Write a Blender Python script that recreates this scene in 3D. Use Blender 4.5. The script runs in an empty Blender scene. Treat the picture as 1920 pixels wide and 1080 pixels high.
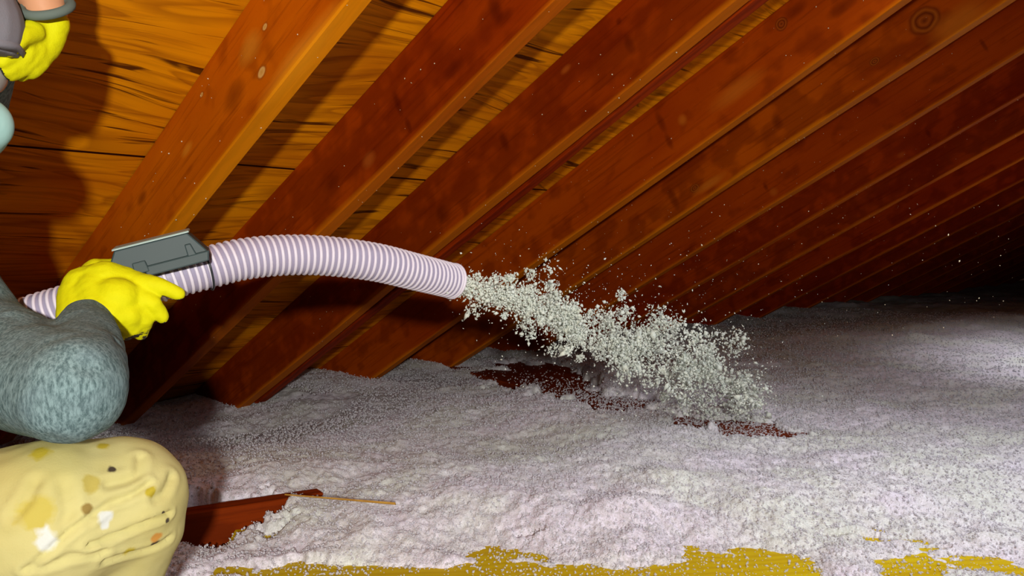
import bpy, bmesh, math, random
import numpy as np
from mathutils import Vector, Matrix, Euler, Quaternion

random.seed(7)
RNG = np.random.default_rng(11)
C = bpy.context.scene.collection
PI = math.pi

# ------------------------------------------------------------------ camera, world, light, exposure
# world axes: X runs along the ridge (rafter after rafter), Y runs down the slope towards the eave, Z is up
F_PX = 1597.0
CAM_Z = 0.80
RM = np.array([[0.681885848, 0.0297466978, -0.730853490],
               [-0.731458604, 0.0277306909, -0.681321744],
               [0.0, 0.999172729, 0.0406676440]])            # camera axes -> world axes
CAMP = np.array([0.0, 0.0, CAM_Z])
PITCH = math.radians(28.53)
DN = np.array([0.0, math.cos(PITCH), -math.sin(PITCH)])     # down the slope
NN = np.array([0.0, math.sin(PITCH), math.cos(PITCH)])      # out of the roof
ROOF_P = 0.85        # distance from the camera to the plane of the rafters' lower edges
RAFTER_D = 0.182

def W(x, y, z):
    "metres right, up and ahead of the camera -> world"
    return RM @ np.array([x, y, -z]) + CAMP

def at(px, py, depth):
    return W((px - 960) / F_PX * depth, -(py - 540) / F_PX * depth, depth)

cam_d = bpy.data.cameras.new('camera')
cam_d.sensor_width = 36.0
cam_d.lens = F_PX / 1920 * 36.0
cam_d.clip_start = 0.02
cam = bpy.data.objects.new('camera', cam_d)
C.objects.link(cam)
m4 = Matrix([[*RM[0], CAMP[0]], [*RM[1], CAMP[1]], [*RM[2], CAMP[2]], [0, 0, 0, 1]])
cam.matrix_world = m4
bpy.context.scene.camera = cam

wd = bpy.data.worlds.new('world')
bpy.context.scene.world = wd
wd.use_nodes = True
wd.node_tree.nodes['Background'].inputs[0].default_value = (0.9, 0.45, 0.35, 1)
wd.node_tree.nodes['Background'].inputs[1].default_value = 0.012

vs = bpy.context.scene.view_settings
vs.view_transform = 'Standard'
vs.look = 'None'
vs.gamma = 1.0
vs.exposure = 0.0

ld = bpy.data.lights.new('flash_light', 'SPOT')  # camera flash, above and behind the lens
ld.energy = 262
ld.spot_size = math.radians(96)
ld.spot_blend = 1.0
ld.color = (1.0, 0.97, 0.90)
ld.shadow_soft_size = 0.035
lo = bpy.data.objects.new('flash_light', ld)
C.objects.link(lo)
lo.location = W(0.14, 0.17, -0.95)
lo.rotation_euler = Vector(at(430, 60, 1.5) - W(0.14, 0.17, -0.95)).to_track_quat('-Z', 'Y').to_euler()

ad = bpy.data.lights.new('insulation_fill', 'AREA')  # unseen fill light added overhead to brighten the insulation
ad.energy = 12
ad.color = (0.93, 0.95, 1.0)
ad.shape = 'DISK'
ad.size = 1.3
ad.spread = math.radians(130)
ao = bpy.data.objects.new('insulation_fill', ad)
C.objects.link(ao)
ao.location = (1.75, 0.15, 1.50)
ao.rotation_euler = (math.radians(6), math.radians(4), 0)

ao2 = bpy.data.objects.new('far_insulation_fill', ad.copy())  # second added fill, lifts the insulation farther along
C.objects.link(ao2)
ao2.data.energy = 14
ao2.data.size = 1.5
ao2.location = (4.1, 0.20, 1.25)
ao2.rotation_euler = (math.radians(-8), math.radians(-6), 0)

# ------------------------------------------------------------------ helpers
def tag(o, label=None, cat=None, group=None, kind=None):
    if label: o['label'] = label
    if cat: o['category'] = cat
    if group: o['group'] = group
    if kind: o['kind'] = kind
    return o

def link(name, me, mat=None, parent=None, smooth=True):
    o = bpy.data.objects.new(name, me)
    C.objects.link(o)
    if mat is not None:
        for m_ in (mat if isinstance(mat, (list, tuple)) else [mat]):
            me.materials.append(m_)
    if smooth:
        me.polygons.foreach_set('use_smooth', [True] * len(me.polygons))
    if parent is not None:
        o.parent = parent
        o.matrix_parent_inverse = Matrix.Translation(-parent.location)
    return o

def empty(name, loc):
    o = bpy.data.objects.new(name, None)
    o.empty_display_size = 0.05
    o.location = loc
    C.objects.link(o)
    return o

def mesh_np(name, v, f):
    me = bpy.data.meshes.new(name)
    v = np.asarray(v, dtype=np.float32)
    f = np.asarray(f, dtype=np.int32)
    n = f.shape[1]
    me.vertices.add(len(v)); me.vertices.foreach_set('co', v.ravel())
    me.loops.add(f.size); me.loops.foreach_set('vertex_index', f.ravel())
    me.polygons.add(len(f)); me.polygons.foreach_set('loop_start', np.arange(0, f.size, n, dtype=np.int32))
    me.update(calc_edges=True)
    me.validate()
    return me

# ---- value noise in numpy
def _hash(ix, iy, iz, seed):
    h = (ix * 374761393 + iy * 668265263 + iz * 2147483647 + seed * 974634777) & 0xffffffff
    h = ((h ^ (h >> 13)) * 1274126177) & 0xffffffff
    h = h ^ (h >> 16)
    return (h & 0xffff) / 65535.0

def vnoise(p, seed=0):
    p = np.asarray(p, dtype=np.float64)
    i = np.floor(p).astype(np.int64); f = p - i
    f = f * f * (3 - 2 * f)
    r = np.zeros(len(p))
    for dx in (0, 1):
        for dy in (0, 1):
            for dz in (0, 1):
                w = (f[:, 0] if dx else 1 - f[:, 0]) * (f[:, 1] if dy else 1 - f[:, 1]) * (f[:, 2] if dz else 1 - f[:, 2])
                r += w * _hash(i[:, 0] + dx, i[:, 1] + dy, i[:, 2] + dz, seed)
    return r * 2 - 1

def fbm(p, octaves=4, seed=0, gain=0.5):
    a, s, r = 1.0, 1.0, 0
    for k in range(octaves):
        r = r + a * vnoise(p * s, seed + k * 17)
        a *= gain; s *= 2.03
    return r

def sstep(a, b, x):
    t = np.clip((x - a) / (b - a), 0, 1)
    return t * t * (3 - 2 * t)

# ------------------------------------------------------------------ materials
def newmat(name):
    m = bpy.data.materials.new(name); m.use_nodes = True
    nt = m.node_tree
    for n in list(nt.nodes): nt.nodes.remove(n)
    out = nt.nodes.new('ShaderNodeOutputMaterial')
    b = nt.nodes.new('ShaderNodeBsdfPrincipled')
    nt.links.new(b.outputs[0], out.inputs[0])
    return m, nt, b

class G:
    def __init__(s, nt): s.nt = nt
    def n(s, t, **k):
        nd = s.nt.nodes.new('ShaderNode' + t)
        for a, b in k.items(): setattr(nd, a, b)
        return nd
    def put(s, sock, v):
        if v is None: return
        if isinstance(v, bpy.types.NodeSocket): s.nt.links.new(v, sock)
        else: sock.default_value = v
    def coord(s, which='Object'): return s.n('TexCoord').outputs[which]
    def mapping(s, v, scale=(1, 1, 1), loc=(0, 0, 0), rot=(0, 0, 0)):
        nd = s.n('Mapping'); s.put(nd.inputs[0], v)
        s.put(nd.inputs['Location'], loc); s.put(nd.inputs['Rotation'], rot); s.put(nd.inputs['Scale'], scale)
        return nd.outputs[0]
    def noise(s, v, scale, detail=3, rough=.5, dist=0.0):
        nd = s.n('TexNoise'); s.put(nd.inputs['Vector'], v); s.put(nd.inputs['Scale'], scale)
        s.put(nd.inputs['Detail'], detail); s.put(nd.inputs['Roughness'], rough); s.put(nd.inputs['Distortion'], dist)
        return nd.outputs[0]
    def math(s, op, a, b=None, c=None, clamp=False):
        nd = s.n('Math', operation=op, use_clamp=clamp); s.put(nd.inputs[0], a)
        s.put(nd.inputs[1], b); s.put(nd.inputs[2], c)
        return nd.outputs[0]
    def vadd(s, a, b):
        nd = s.n('VectorMath', operation='ADD'); s.put(nd.inputs[0], a); s.put(nd.inputs[1], b)
        return nd.outputs[0]
    def ramp(s, f, pts, interp='LINEAR'):
        nd = s.n('ValToRGB'); nd.color_ramp.interpolation = interp
        e = nd.color_ramp.elements
        while len(e) < len(pts): e.new(0.5)
        for k, (p, c) in enumerate(pts):
            e[k].position = p
            e[k].color = (c, c, c, 1) if isinstance(c, (int, float)) else (*c, 1)
        s.put(nd.inputs[0], f)
        return nd.outputs[0]
    def mix(s, f, a, b, mode='MIX'):
        nd = s.n('Mix', data_type='RGBA', blend_type=mode)
        s.put(nd.inputs[0], f)
        for i, v in ((6, a), (7, b)):
            s.put(nd.inputs[i], (*v, 1) if isinstance(v, tuple) and len(v) == 3 else v)
        return nd.outputs[2]
    def bump(s, h, strength=.3, dist=.002):
        nd = s.n('Bump'); s.put(nd.inputs['Height'], h); s.put(nd.inputs['Strength'], strength); s.put(nd.inputs['Distance'], dist)
        return nd.outputs[0]

def wood(name, pale, deep, streak, knots=(), use_obj_color=True, rough=.55, stretch=1.0, edge=0.0):
    "grain runs along the object's local x; knots are (x, y, z, size, pale) in the board's own coordinates"
    m, nt, b = newmat(name); g = G(nt)
    co = g.coord()
    oi = g.n('ObjectInfo')
    off = g.n('CombineXYZ'); g.put(off.inputs[0], g.math('MULTIPLY', oi.outputs['Random'], 37.0)); g.put(off.inputs[1], g.math('MULTIPLY', oi.outputs['Random'], 11.0))
    cr = g.vadd(co, off.outputs[0])
    w = g.noise(g.mapping(cr, (1.2, 5, 5)), 1.0, 3, .5)                     # wander of the grain
    patch = g.noise(g.mapping(cr, (1.7, 7, 7)), 1.0, 3, .5, .5)
    fine = g.noise(g.mapping(cr, (4 * stretch, 85, 85)), 1.0, 4, .65, .4)
    dist = g.n('VectorMath', operation='SCALE'); g.put(dist.inputs[0], cr); dist.inputs['Scale'].default_value = 1
    rings = g.n('TexWave', wave_type='BANDS', bands_direction='Y')
    g.put(rings.inputs['Vector'], g.mapping(cr, (.55 * stretch, 1, .7)))
    rings.inputs['Scale'].default_value = 14; rings.inputs['Distortion'].default_value = 5.5
    rings.inputs['Detail'].default_value = 2.5; rings.inputs['Detail Scale'].default_value = 1.3
    base = g.mix(g.ramp(patch, [(.34, 0.0), (.70, 1.0)]), pale, deep)
    base = g.mix(g.math('MULTIPLY', g.ramp(rings.outputs[0], [(.35, 0.0), (.95, 1.0)]), .42), base, streak)
    base = g.mix(g.math('MULTIPLY', g.ramp(fine, [(.52, 0.0), (.74, 1.0)]), .55), base, streak)
    for (kx, ky, kz, sx, sz, kp) in knots:
        d = g.n('VectorMath', operation='LENGTH')
        nz = g.n('TexNoise'); g.put(nz.inputs['Vector'], co); nz.inputs['Scale'].default_value = 24
        wob = g.n('VectorMath', operation='SCALE'); g.put(wob.inputs[0], nz.outputs['Color']); wob.inputs['Scale'].default_value = .3
        mp = g.mapping(co, (1 / sx, 1 / .03, 1 / sz), (-kx / sx - .15, -ky / .03 - .15, -kz / sz - .15))
        g.put(d.inputs[0], g.vadd(mp, wob.outputs[0]))
        dv = d.outputs['Value']
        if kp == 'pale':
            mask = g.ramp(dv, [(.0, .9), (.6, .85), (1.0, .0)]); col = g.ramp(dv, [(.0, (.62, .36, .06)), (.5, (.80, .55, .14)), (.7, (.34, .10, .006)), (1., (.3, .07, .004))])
        elif kp == 'mark':
            mask = g.ramp(dv, [(.0, .55), (.5, .4), (1.0, .0)]); col = (.10, .008, .0005)  # elongated dark patch mixed into the board's colour
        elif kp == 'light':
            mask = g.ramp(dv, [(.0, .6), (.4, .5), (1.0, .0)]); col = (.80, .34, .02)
        else:
            mask = g.ramp(dv, [(.0, .85), (.75, .9), (1.0, .0)])
            col = g.ramp(dv, [(.0, (.13, .02, .002)), (.25, (.46, .14, .01)), (.45, (.16, .03, .002)), (.62, (.5, .17, .01)), (.8, (.22, .04, .002)), (1., (.5, .15, .01))])
        base = g.mix(mask, base, col)
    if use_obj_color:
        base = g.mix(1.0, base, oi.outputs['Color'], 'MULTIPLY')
    if edge:  # brighter lower face painted in, standing in for light on it
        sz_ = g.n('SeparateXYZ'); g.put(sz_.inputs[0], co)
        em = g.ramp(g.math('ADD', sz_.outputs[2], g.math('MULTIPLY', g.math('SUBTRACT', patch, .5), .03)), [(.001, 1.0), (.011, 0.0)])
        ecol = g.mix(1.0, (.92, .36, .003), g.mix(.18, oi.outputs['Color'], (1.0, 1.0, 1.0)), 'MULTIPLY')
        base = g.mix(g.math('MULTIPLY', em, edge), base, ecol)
    g.put(b.inputs['Base Color'], base)
    b.inputs['Roughness'].default_value = rough
    b.inputs['Specular IOR Level'].default_value = .04
    g.put(b.inputs['Normal'], g.bump(fine, .35, .0015))
    return m

def simple(name, col, rough=.6, spec=.3, noise=None, bump=None):
    m, nt, b = newmat(name); g = G(nt)
    c = col
    if noise:
        sc, amt, col2 = noise
        c = g.mix(g.math('MULTIPLY', g.ramp(g.noise(g.coord(), sc, 3, .6), [(.35, 0.0), (.7, 1.0)]), amt), col, col2)
        g.put(b.inputs['Base Color'], c)
    else:
        b.inputs['Base Color'].default_value = (*col, 1)
    b.inputs['Roughness'].default_value = rough
    b.inputs['Specular IOR Level'].default_value = spec
    if bump:
        g.put(b.inputs['Normal'], g.bump(g.noise(g.coord(), bump[0], 3, .6), bump[1], bump[2]))
    return m

# ------------------------------------------------------------------ roof frame
RF = Matrix(((0, 1, 0), (DN[1], 0, NN[1]), (DN[2], 0, NN[2])))        # columns: local x = down slope, y = along ridge, z = out
def roof_matrix(X, D, P):
    o = np.array([X, 0, CAM_Z]) + DN * D + NN * P
    cols = [Vector(DN), Vector((1, 0, 0)), Vector(NN)]
    # right handed: x = down slope, y = -ridge so that x cross y = out
    cols[1] = Vector(NN).cross(Vector(DN))
    M = Matrix.Identity(4)
    for i in range(3):
        for r in range(3): M[r][i] = cols[i][r]
    M[0][3], M[1][3], M[2][3] = o
    return M
RSIGN = -1.0 if roof_matrix(0, 0, 0)[0][1] < 0 else 1.0               # local y in terms of world X

def board(name, L, Wd, T, mat, wob=.0015, seed=0, seg=60, bev=.0025):
    "a sawn board, length on x centred, width y centred, thickness z from 0 up, with eased and slightly wavy edges"
    xs = np.linspace(-L / 2, L / 2, seg)
    prof = [(-Wd / 2, bev), (-Wd / 2 + bev, 0), (Wd / 2 - bev, 0), (Wd / 2, bev), (Wd / 2, T - bev), (Wd / 2 - bev, T), (-Wd / 2 + bev, T), (-Wd / 2, T - bev)]
    n = len(prof); v = []
    for i, x in enumerate(xs):
        for k, (y, z) in enumerate(prof):
            v.append((x, y + wob * math.sin(x * 5.1 + seed + k * .15), z + wob * math.sin(x * 3.7 + seed * 2.3 + k)))
    f = []
    for i in range(seg - 1):
        for k in range(n):
            k2 = (k + 1) % n
            f.append((i * n + k, i * n + k2, (i + 1) * n + k2, (i + 1) * n + k))
    me = bpy.data.meshes.new(name)
    me.from_pydata(v, [], f + [tuple(range(n - 1, -1, -1)), tuple((seg - 1) * n + k for k in range(n))])
    me.update()
    return me

RAFTERS = [  # X along the ridge (m), tint (far ones darkened and reddened to imitate light falloff), label
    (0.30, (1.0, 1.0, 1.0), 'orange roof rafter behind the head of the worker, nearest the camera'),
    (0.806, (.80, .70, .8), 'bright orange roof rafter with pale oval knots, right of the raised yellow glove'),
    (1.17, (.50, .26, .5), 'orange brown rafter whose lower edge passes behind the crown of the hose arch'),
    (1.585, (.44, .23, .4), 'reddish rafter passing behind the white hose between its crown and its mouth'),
    (2.10, (.54, .32, .4), 'brown rafter directly behind the mouth of the hose, with a dark diagonal mark'),
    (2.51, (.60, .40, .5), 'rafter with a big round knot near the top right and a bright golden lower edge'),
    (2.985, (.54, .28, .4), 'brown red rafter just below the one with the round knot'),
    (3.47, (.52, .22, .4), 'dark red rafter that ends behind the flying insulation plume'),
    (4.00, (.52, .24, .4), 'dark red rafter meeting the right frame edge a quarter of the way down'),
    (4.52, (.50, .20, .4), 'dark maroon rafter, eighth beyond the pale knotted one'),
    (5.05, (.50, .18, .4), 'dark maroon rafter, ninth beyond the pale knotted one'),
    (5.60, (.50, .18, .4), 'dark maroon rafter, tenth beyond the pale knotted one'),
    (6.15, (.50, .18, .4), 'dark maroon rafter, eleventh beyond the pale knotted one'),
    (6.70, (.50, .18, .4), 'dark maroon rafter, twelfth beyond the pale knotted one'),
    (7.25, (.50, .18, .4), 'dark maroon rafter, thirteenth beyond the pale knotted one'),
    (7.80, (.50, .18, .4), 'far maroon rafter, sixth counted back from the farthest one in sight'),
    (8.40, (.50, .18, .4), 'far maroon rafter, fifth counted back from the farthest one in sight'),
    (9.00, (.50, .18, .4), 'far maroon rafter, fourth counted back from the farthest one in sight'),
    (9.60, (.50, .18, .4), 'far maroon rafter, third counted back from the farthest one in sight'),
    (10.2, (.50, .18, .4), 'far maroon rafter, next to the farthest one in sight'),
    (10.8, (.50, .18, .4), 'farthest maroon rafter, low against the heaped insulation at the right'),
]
PALE = (.66, .165, .001); DEEP = (.46, .085, .0006); STREAK = (.17, .018, .0003)
RL = 4.6; D0 = 1.05
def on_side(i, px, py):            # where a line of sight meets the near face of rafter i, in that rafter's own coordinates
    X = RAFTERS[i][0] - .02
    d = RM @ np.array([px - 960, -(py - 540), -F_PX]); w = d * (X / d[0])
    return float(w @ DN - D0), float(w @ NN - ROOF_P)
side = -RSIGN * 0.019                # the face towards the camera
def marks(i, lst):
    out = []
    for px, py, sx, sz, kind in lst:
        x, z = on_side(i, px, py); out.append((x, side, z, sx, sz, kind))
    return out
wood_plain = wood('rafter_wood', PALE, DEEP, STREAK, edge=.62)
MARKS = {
    1: [(492, 135, .020, .013, 'pale'), (498, 50, .012, .008, 'pale'), (378, 178, .010, .006, 'pale'), (470, 90, .05, .03, 'light'), (350, 280, .03, .012, 'light'), (560, 110, .16, .03, 'light'), (265, 370, .03, .016, 'mark'), (440, 180, .05, .03, 'mark')],
    2: [(745, 195, .012, .035, 'mark'), (765, 235, .010, .022, 'mark'), (945, 35, .03, .016, 'mark'), (930, 20, .018, .03, 'mark'), (620, 350, .05, .04, 'mark'), (850, 130, .04, .02, 'mark'), (690, 300, .03, .02, 'light')],
    3: [(1180, 85, .015, .030, 'mark'), (945, 265, .015, .035, 'mark'), (1160, 40, .010, .010, 'mark'), (1060, 130, .02, .01, 'light'), (830, 400, .03, .03, 'mark')],
    4: [(1240, 230, .014, .040, 'mark'), (1255, 265, .012, .03, 'mark'), (1465, 45, .02, .02, 'knot'), (1580, 12, .05, .02, 'mark'), (1280, 225, .018, .02, 'light'), (1380, 170, .10, .03, 'light'), (1490, 20, .04, .02, 'mark')],
    5: [(1733, 38, .050, .045, 'knot'), (1640, 115, .018, .014, 'knot'), (1302, 353, .022, .016, 'knot'), (1262, 372, .018, .05, 'mark'), (1457, 228, .02, .03, 'mark'), (1330, 345, .08, .018, 'light'), (1800, 40, .10, .05, 'light')],
    6: [(1450, 360, .02, .02, 'light'), (1435, 350, .01, .02, 'mark'), (1845, 85, .008, .03, 'mark')],
    7: [(1690, 290, .02, .015, 'light'), (1740, 250, .01, .02, 'mark')],
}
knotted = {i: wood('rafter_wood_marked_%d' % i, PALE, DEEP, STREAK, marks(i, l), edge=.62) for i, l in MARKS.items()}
for i, (X, tint, label) in enumerate(RAFTERS):
    me = board('rafter', RL, .040, RAFTER_D, None, seed=i * 1.7)
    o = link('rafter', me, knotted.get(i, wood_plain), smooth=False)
    o.matrix_world = roof_matrix(X, D0, ROOF_P)
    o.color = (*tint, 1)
    tag(o, label, 'rafter', 'roof rafters under the sheathing')

# a second board nailed to the fourth one, set a little higher
o = link('sister_board', board('sister_board', RL, .040, RAFTER_D - .006, None, seed=3.3), wood('sister_board_wood', PALE, DEEP, STREAK), smooth=False)
o.matrix_world = roof_matrix(1.650, D0, ROOF_P + .005)
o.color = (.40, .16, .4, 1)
tag(o, 'dark red board nailed to the right side of the rafter behind the hose middle', 'board')

# ------------------------------------------------------------------ sheathing (ceiling)
def sheathing_mat():
    m, nt, b = newmat('plywood_sheathing'); g = G(nt)
    co = g.coord()
    sw = g.n('SeparateXYZ'); g.put(sw.inputs[0], co)
    wander = g.noise(g.mapping(co, (.9, 2.2, 1)), 1.0, 2, .5)
    wv = g.n('CombineXYZ'); g.put(wv.inputs[1], g.math('MULTIPLY', g.math('SUBTRACT', wander, .5), .35))
    cw = g.vadd(co, wv.outputs[0])
    # cathedral figure of rotary cut veneer: level sets of a stretched noise
    fig = g.noise(g.mapping(cw, (1.6, 9, 1)), 1.0, 2, .45, .3)
    rings = g.math('FRACT', g.math('MULTIPLY', fig, 7.0))
    ringm = g.ramp(rings, [(.0, .15), (.55, .0), (.86, .85), (.93, 1.0), (1.0, .15)])
    streak = g.noise(g.mapping(cw, (3.0, 60, 1)), 1.0, 4, .6, .6)
    checks = g.ramp(g.noise(g.mapping(cw, (2.6, 42, 1), (3, 8, 0)), 1.0, 3, .55, .9), [(.595, 0.0), (.67, 1.0)])
    soft = g.noise(g.mapping(co, (1.7, 4, 1), (5, 2, 0)), 1.0, 3, .5)
    base = g.mix(g.ramp(soft, [(.38, 0.0), (.66, 1.0)]), (.86, .315, .001), (.62, .18, .0006))
    base = g.mix(g.math('MULTIPLY', ringm, .50), base, (.24, .045, .001))
    base = g.mix(g.math('MULTIPLY', g.ramp(streak, [(.48, 0.0), (.72, 1.0)]), .55), base, (.26, .05, .001))
    base = g.mix(g.math('MULTIPLY', checks, .9), base, (.05, .006, .001))
    # butt joints between sheets every 1.22 m down the slope (local y)
    def seam(pos, wdt=.0035):
        return g.math('LESS_THAN', g.math('ABSOLUTE', g.math('SUBTRACT', sw.outputs[1], pos)), wdt)
    s_ = g.math('MAXIMUM', seam(1.475), seam(.26))
    base = g.mix(s_, base, (.02, .002, .001))
    g.put(b.inputs['Base Color'], base)
    b.inputs['Roughness'].default_value = .55
    b.inputs['Specular IOR Level'].default_value = .12
    h = g.math('SUBTRACT', g.math('MULTIPLY', streak, .4), checks)
    g.put(b.inputs['Normal'], g.bump(h, .5, .002))
    return m
bm = bmesh.new()
P2 = ROOF_P + RAFTER_D
bmesh.ops.create_cube(bm, size=1)
for v in bm.verts:
    v.co = Vector((-1.5 + 14.5 * (v.co.x + .5), -1.3 + 4.7 * (v.co.y + .5), .013 * (v.co.z + .5)))
me = bpy.data.meshes.new('ceiling'); bm.to_mesh(me); bm.free()
o = link('ceiling', me, sheathing_mat(), smooth=False)
org = np.array([0, 0, CAM_Z]) + NN * P2
M = Matrix.Identity(4)
for i, cc in enumerate([(1, 0, 0), tuple(DN), tuple(-NN)]):
    for r in range(3): M[r][i] = cc[r]
M = M @ Matrix.Translation((0, 0, -.0131))
M[0][3], M[1][3], M[2][3] = org + NN * .0131
o.matrix_world = M
tag(o, kind='structure')

# ------------------------------------------------------------------ floor, boards
DECK = 0.20
fl_mat = wood('floor_wood', (.36, .06, .004), (.22, .03, .002), (.10, .012, .001), use_obj_color=False)
bm = bmesh.new(); bmesh.ops.create_cube(bm, size=1)
for v in bm.verts: v.co = Vector((-1.5 + 14.5 * (v.co.x + .5), -1.6 + 5.2 * (v.co.y + .5), DECK - .03 + .03 * (v.co.z + .5)))
me = bpy.data.meshes.new('floor'); bm.to_mesh(me); bm.free()
tag(link('floor', me, fl_mat, smooth=False), kind='structure')

# ------------------------------------------------------------------ insulation terrain
def ground(px, py, u):
    d = RM @ np.array([px - 960, -(py - 540), -F_PX]); return (d * (u / d[2]) + CAMP)[:2]
WALK_TOP = CAM_Z - .495        # top of the yellow boards in front
FWD = np.array([0.7317, 0.6816]); RGT = np.array([0.6820, -0.7314])
EDGE = [ground(x, y, -.47) for x, y in ((330, 1052), (400, 1036), (480, 1010), (580, 994), (640, 1004), (730, 1030), (860, 1036), (1000, 1030), (1200, 1046), (1500, 1062), (1920, 1092))]
HOLES = [  # ground point, radius along view-right, radius along view-forward, depth
    (ground(1000, 692, -.46), .19, .42, .055), (ground(1062, 712, -.46), .13, .40, .055), (ground(1150, 742, -.46), .19, .20, .055),
    (ground(1215, 738, -.46), .12, .08, .05), (ground(1340, 780, -.46), .15, .13, .045), (ground(1430, 800, -.46), .14, .08, .035),
    (ground(415, 961, -.47), .12, .08, .12), (ground(620, 1045, -.47), .20, .045, .03), (ground(500, 1062, -.47), .12, .04, .03), (ground(355, 978, -.47), .08, .05, .12),
    (ground(1600, 985, -.47), .045, .012, .04), (ground(1680, 992, -.47), .055, .013, .04), (ground(1750, 1005, -.47), .04, .010, .04), (ground(1225, 945, -.47), .03, .010, .04),
    (ground(990, 988, -.47), .03, .008, .04),
]
def terrain(xy):
    x, y = xy[:, 0], xy[:, 1]
    p3 = np.stack([x, y, np.zeros_like(x)], 1)
    h = CAM_Z - .460 + .10 * sstep(3.0, 6.5, x) - .088 * sstep(1.5, 2.5, y) * sstep(3.0, 1.3, x)
    r_ = xy @ RGT; f_ = xy @ FWD
    # toward the camera the layer thins out over the boards
    ex = np.array([e @ RGT for e in EDGE]); ef = np.array([e @ FWD for e in EDGE])
    edge = np.interp(r_, ex, ef)
    en = fbm(p3 * 8.0, 3, 77) * .10
    thin = sstep(0.46, -.10, f_ - edge + en)
    h = h - thin * .050
    h += fbm(p3 * 2.1, 3, 5) * .022
    h += fbm(p3 * np.array([7.0, 7.0, 1]), 3, 9) * .009
    bl = fbm(p3 * 21.0, 3, 21)
    h += bl * .0035
    h += fbm(p3 * 85.0, 2, 33) * .0032
    # dips where the boards below show
    n = fbm(p3 * 17, 4, 41) * .42
    for c, a, b_, dep in HOLES:
        d = np.sqrt((((x - c[0]) * RGT[0] + (y - c[1]) * RGT[1]) / a) ** 2 + (((x - c[0]) * FWD[0] + (y - c[1]) * FWD[1]) / b_) ** 2) + n
        h = h - dep * sstep(1.15, .72, d)
    # left end of the heap
    h -= .40 * sstep(.84, .58, x + fbm(p3 * 9, 2, 3) * .03) * sstep(1.9, 2.2, y)
    return h
na, nr = 1150, 760
az = np.radians(np.linspace(-6, 92, na))
rr = np.concatenate([np.geomspace(.55, 3.6, nr - 200), np.geomspace(3.62, 13.5, 200)])
A, Rr = np.meshgrid(az, rr)
XY = np.stack([(np.cos(A) * Rr).ravel(), (np.sin(A) * Rr).ravel()], 1)
Z = terrain(XY)
V = np.column_stack([XY, Z])
idx = np.arange(na * nr).reshape(nr, na)
Fq = np.stack([idx[:-1, :-1].ravel(), idx[:-1, 1:].ravel(), idx[1:, 1:].ravel(), idx[1:, :-1].ravel()], 1)
cen = V[Fq].mean(1)
keep = ((cen - CAMP) @ NN < P2 - .004) & (cen[:, 0] < 12.9) & (cen[:, 2] > DECK - .02)
Fq = Fq[keep]
used = np.unique(Fq); remap = -np.ones(len(V), int); remap[used] = np.arange(len(used))
V = V[used]; Fq = remap[Fq]

# loose tufts: irregular little octahedra
OCT_V = np.array([(1, 0, 0), (-1, 0, 0), (0, 1, 0), (0, -1, 0), (0, 0, 1), (0, 0, -1)], float)
OCT_F = np.array([(0, 2, 4), (2, 1, 4), (1, 3, 4), (3, 0, 4), (2, 0, 5), (1, 2, 5), (3, 1, 5), (0, 3, 5)])
def flakes(pos, size, elong=1.6, rng=RNG):
    n = len(pos)
    q = rng.normal(size=(n, 4)); q /= np.linalg.norm(q, axis=1)[:, None]
    w, x, y, z = q.T
    R = np.stack([1 - 2 * (y * y + z * z), 2 * (x * y - z * w), 2 * (x * z + y * w), 2 * (x * y + z * w), 1 - 2 * (x * x + z * z), 2 * (y * z - x * w),
                  2 * (x * z - y * w), 2 * (y * z + x * w), 1 - 2 * (x * x + y * y)], 1).reshape(n, 3, 3)
    sc = rng.uniform(.45, 1.0, size=(n, 1, 3)); sc[:, :, 0] *= elong
    vv = OCT_V[None] * sc * rng.uniform(.6, 1.25, size=(n, 6, 1)) * size[:, None, None]
    vv = np.einsum('nij,nkj->nki', R, vv) + pos[:, None, :]
    ff = OCT_F[None] + (np.arange(n) * 6)[:, None, None]
    return vv.reshape(-1, 3), ff.reshape(-1, 3)

def insulation_mat():
    m, nt, b = newmat('loose_fill_insulation'); g = G(nt)
    co = g.coord()
    big = g.noise(g.mapping(co, (1, 1, 1)), 4.0, 3, .6)
    mid = g.noise(co, 70.0, 4, .75)
    fine = g.noise(co, 330.0, 2, .7)
    c = g.mix(g.ramp(big, [(.40, 0.0), (.60, 1.0)]), (.70, .72, .69), (.75, .70, .80))
    c = g.mix(g.math('MULTIPLY', g.ramp(mid, [(.34, 1.0), (.56, 0.0)]), .45), c, (.38, .37, .34))
    c = g.mix(g.math('MULTIPLY', g.ramp(fine, [(.40, 1.0), (.56, 0.0)]), .35), c, (.30, .30, .24))
    g.put(b.inputs['Base Color'], c)
    b.inputs['Roughness'].default_value = 1.0
    b.inputs['Specular IOR Level'].default_value = 0.0
    b.inputs['Subsurface Weight'].default_value = 0.0
    g.put(b.inputs['Normal'], g.bump(g.math('ADD', mid, g.math('MULTIPLY', fine, .6)), .5, .004))
    return m
INS = insulation_mat()
def add_translucency(mat, col, f):
    nt = mat.node_tree
    b = nt.nodes['Principled BSDF']; t = nt.nodes.new('ShaderNodeBsdfTranslucent'); t.inputs[0].default_value = (*col, 1)
    m = nt.nodes.new('ShaderNodeMixShader'); m.inputs[0].default_value = f
    o = [n for n in nt.nodes if n.type == 'OUTPUT_MATERIAL'][0]
    nt.links.new(b.outputs[0], m.inputs[1]); nt.links.new(t.outputs[0], m.inputs[2]); nt.links.new(m.outputs[0], o.inputs[0])
TUFT = simple('loose_fibre_tufts', (.80, .78, .84), 1.0, 0.0, (40, .6, (.66, .66, .60)))
add_translucency(TUFT, (.84, .82, .86), .5)
bed = link('insulation_bed', mesh_np('insulation_bed', V, Fq), INS)
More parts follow.
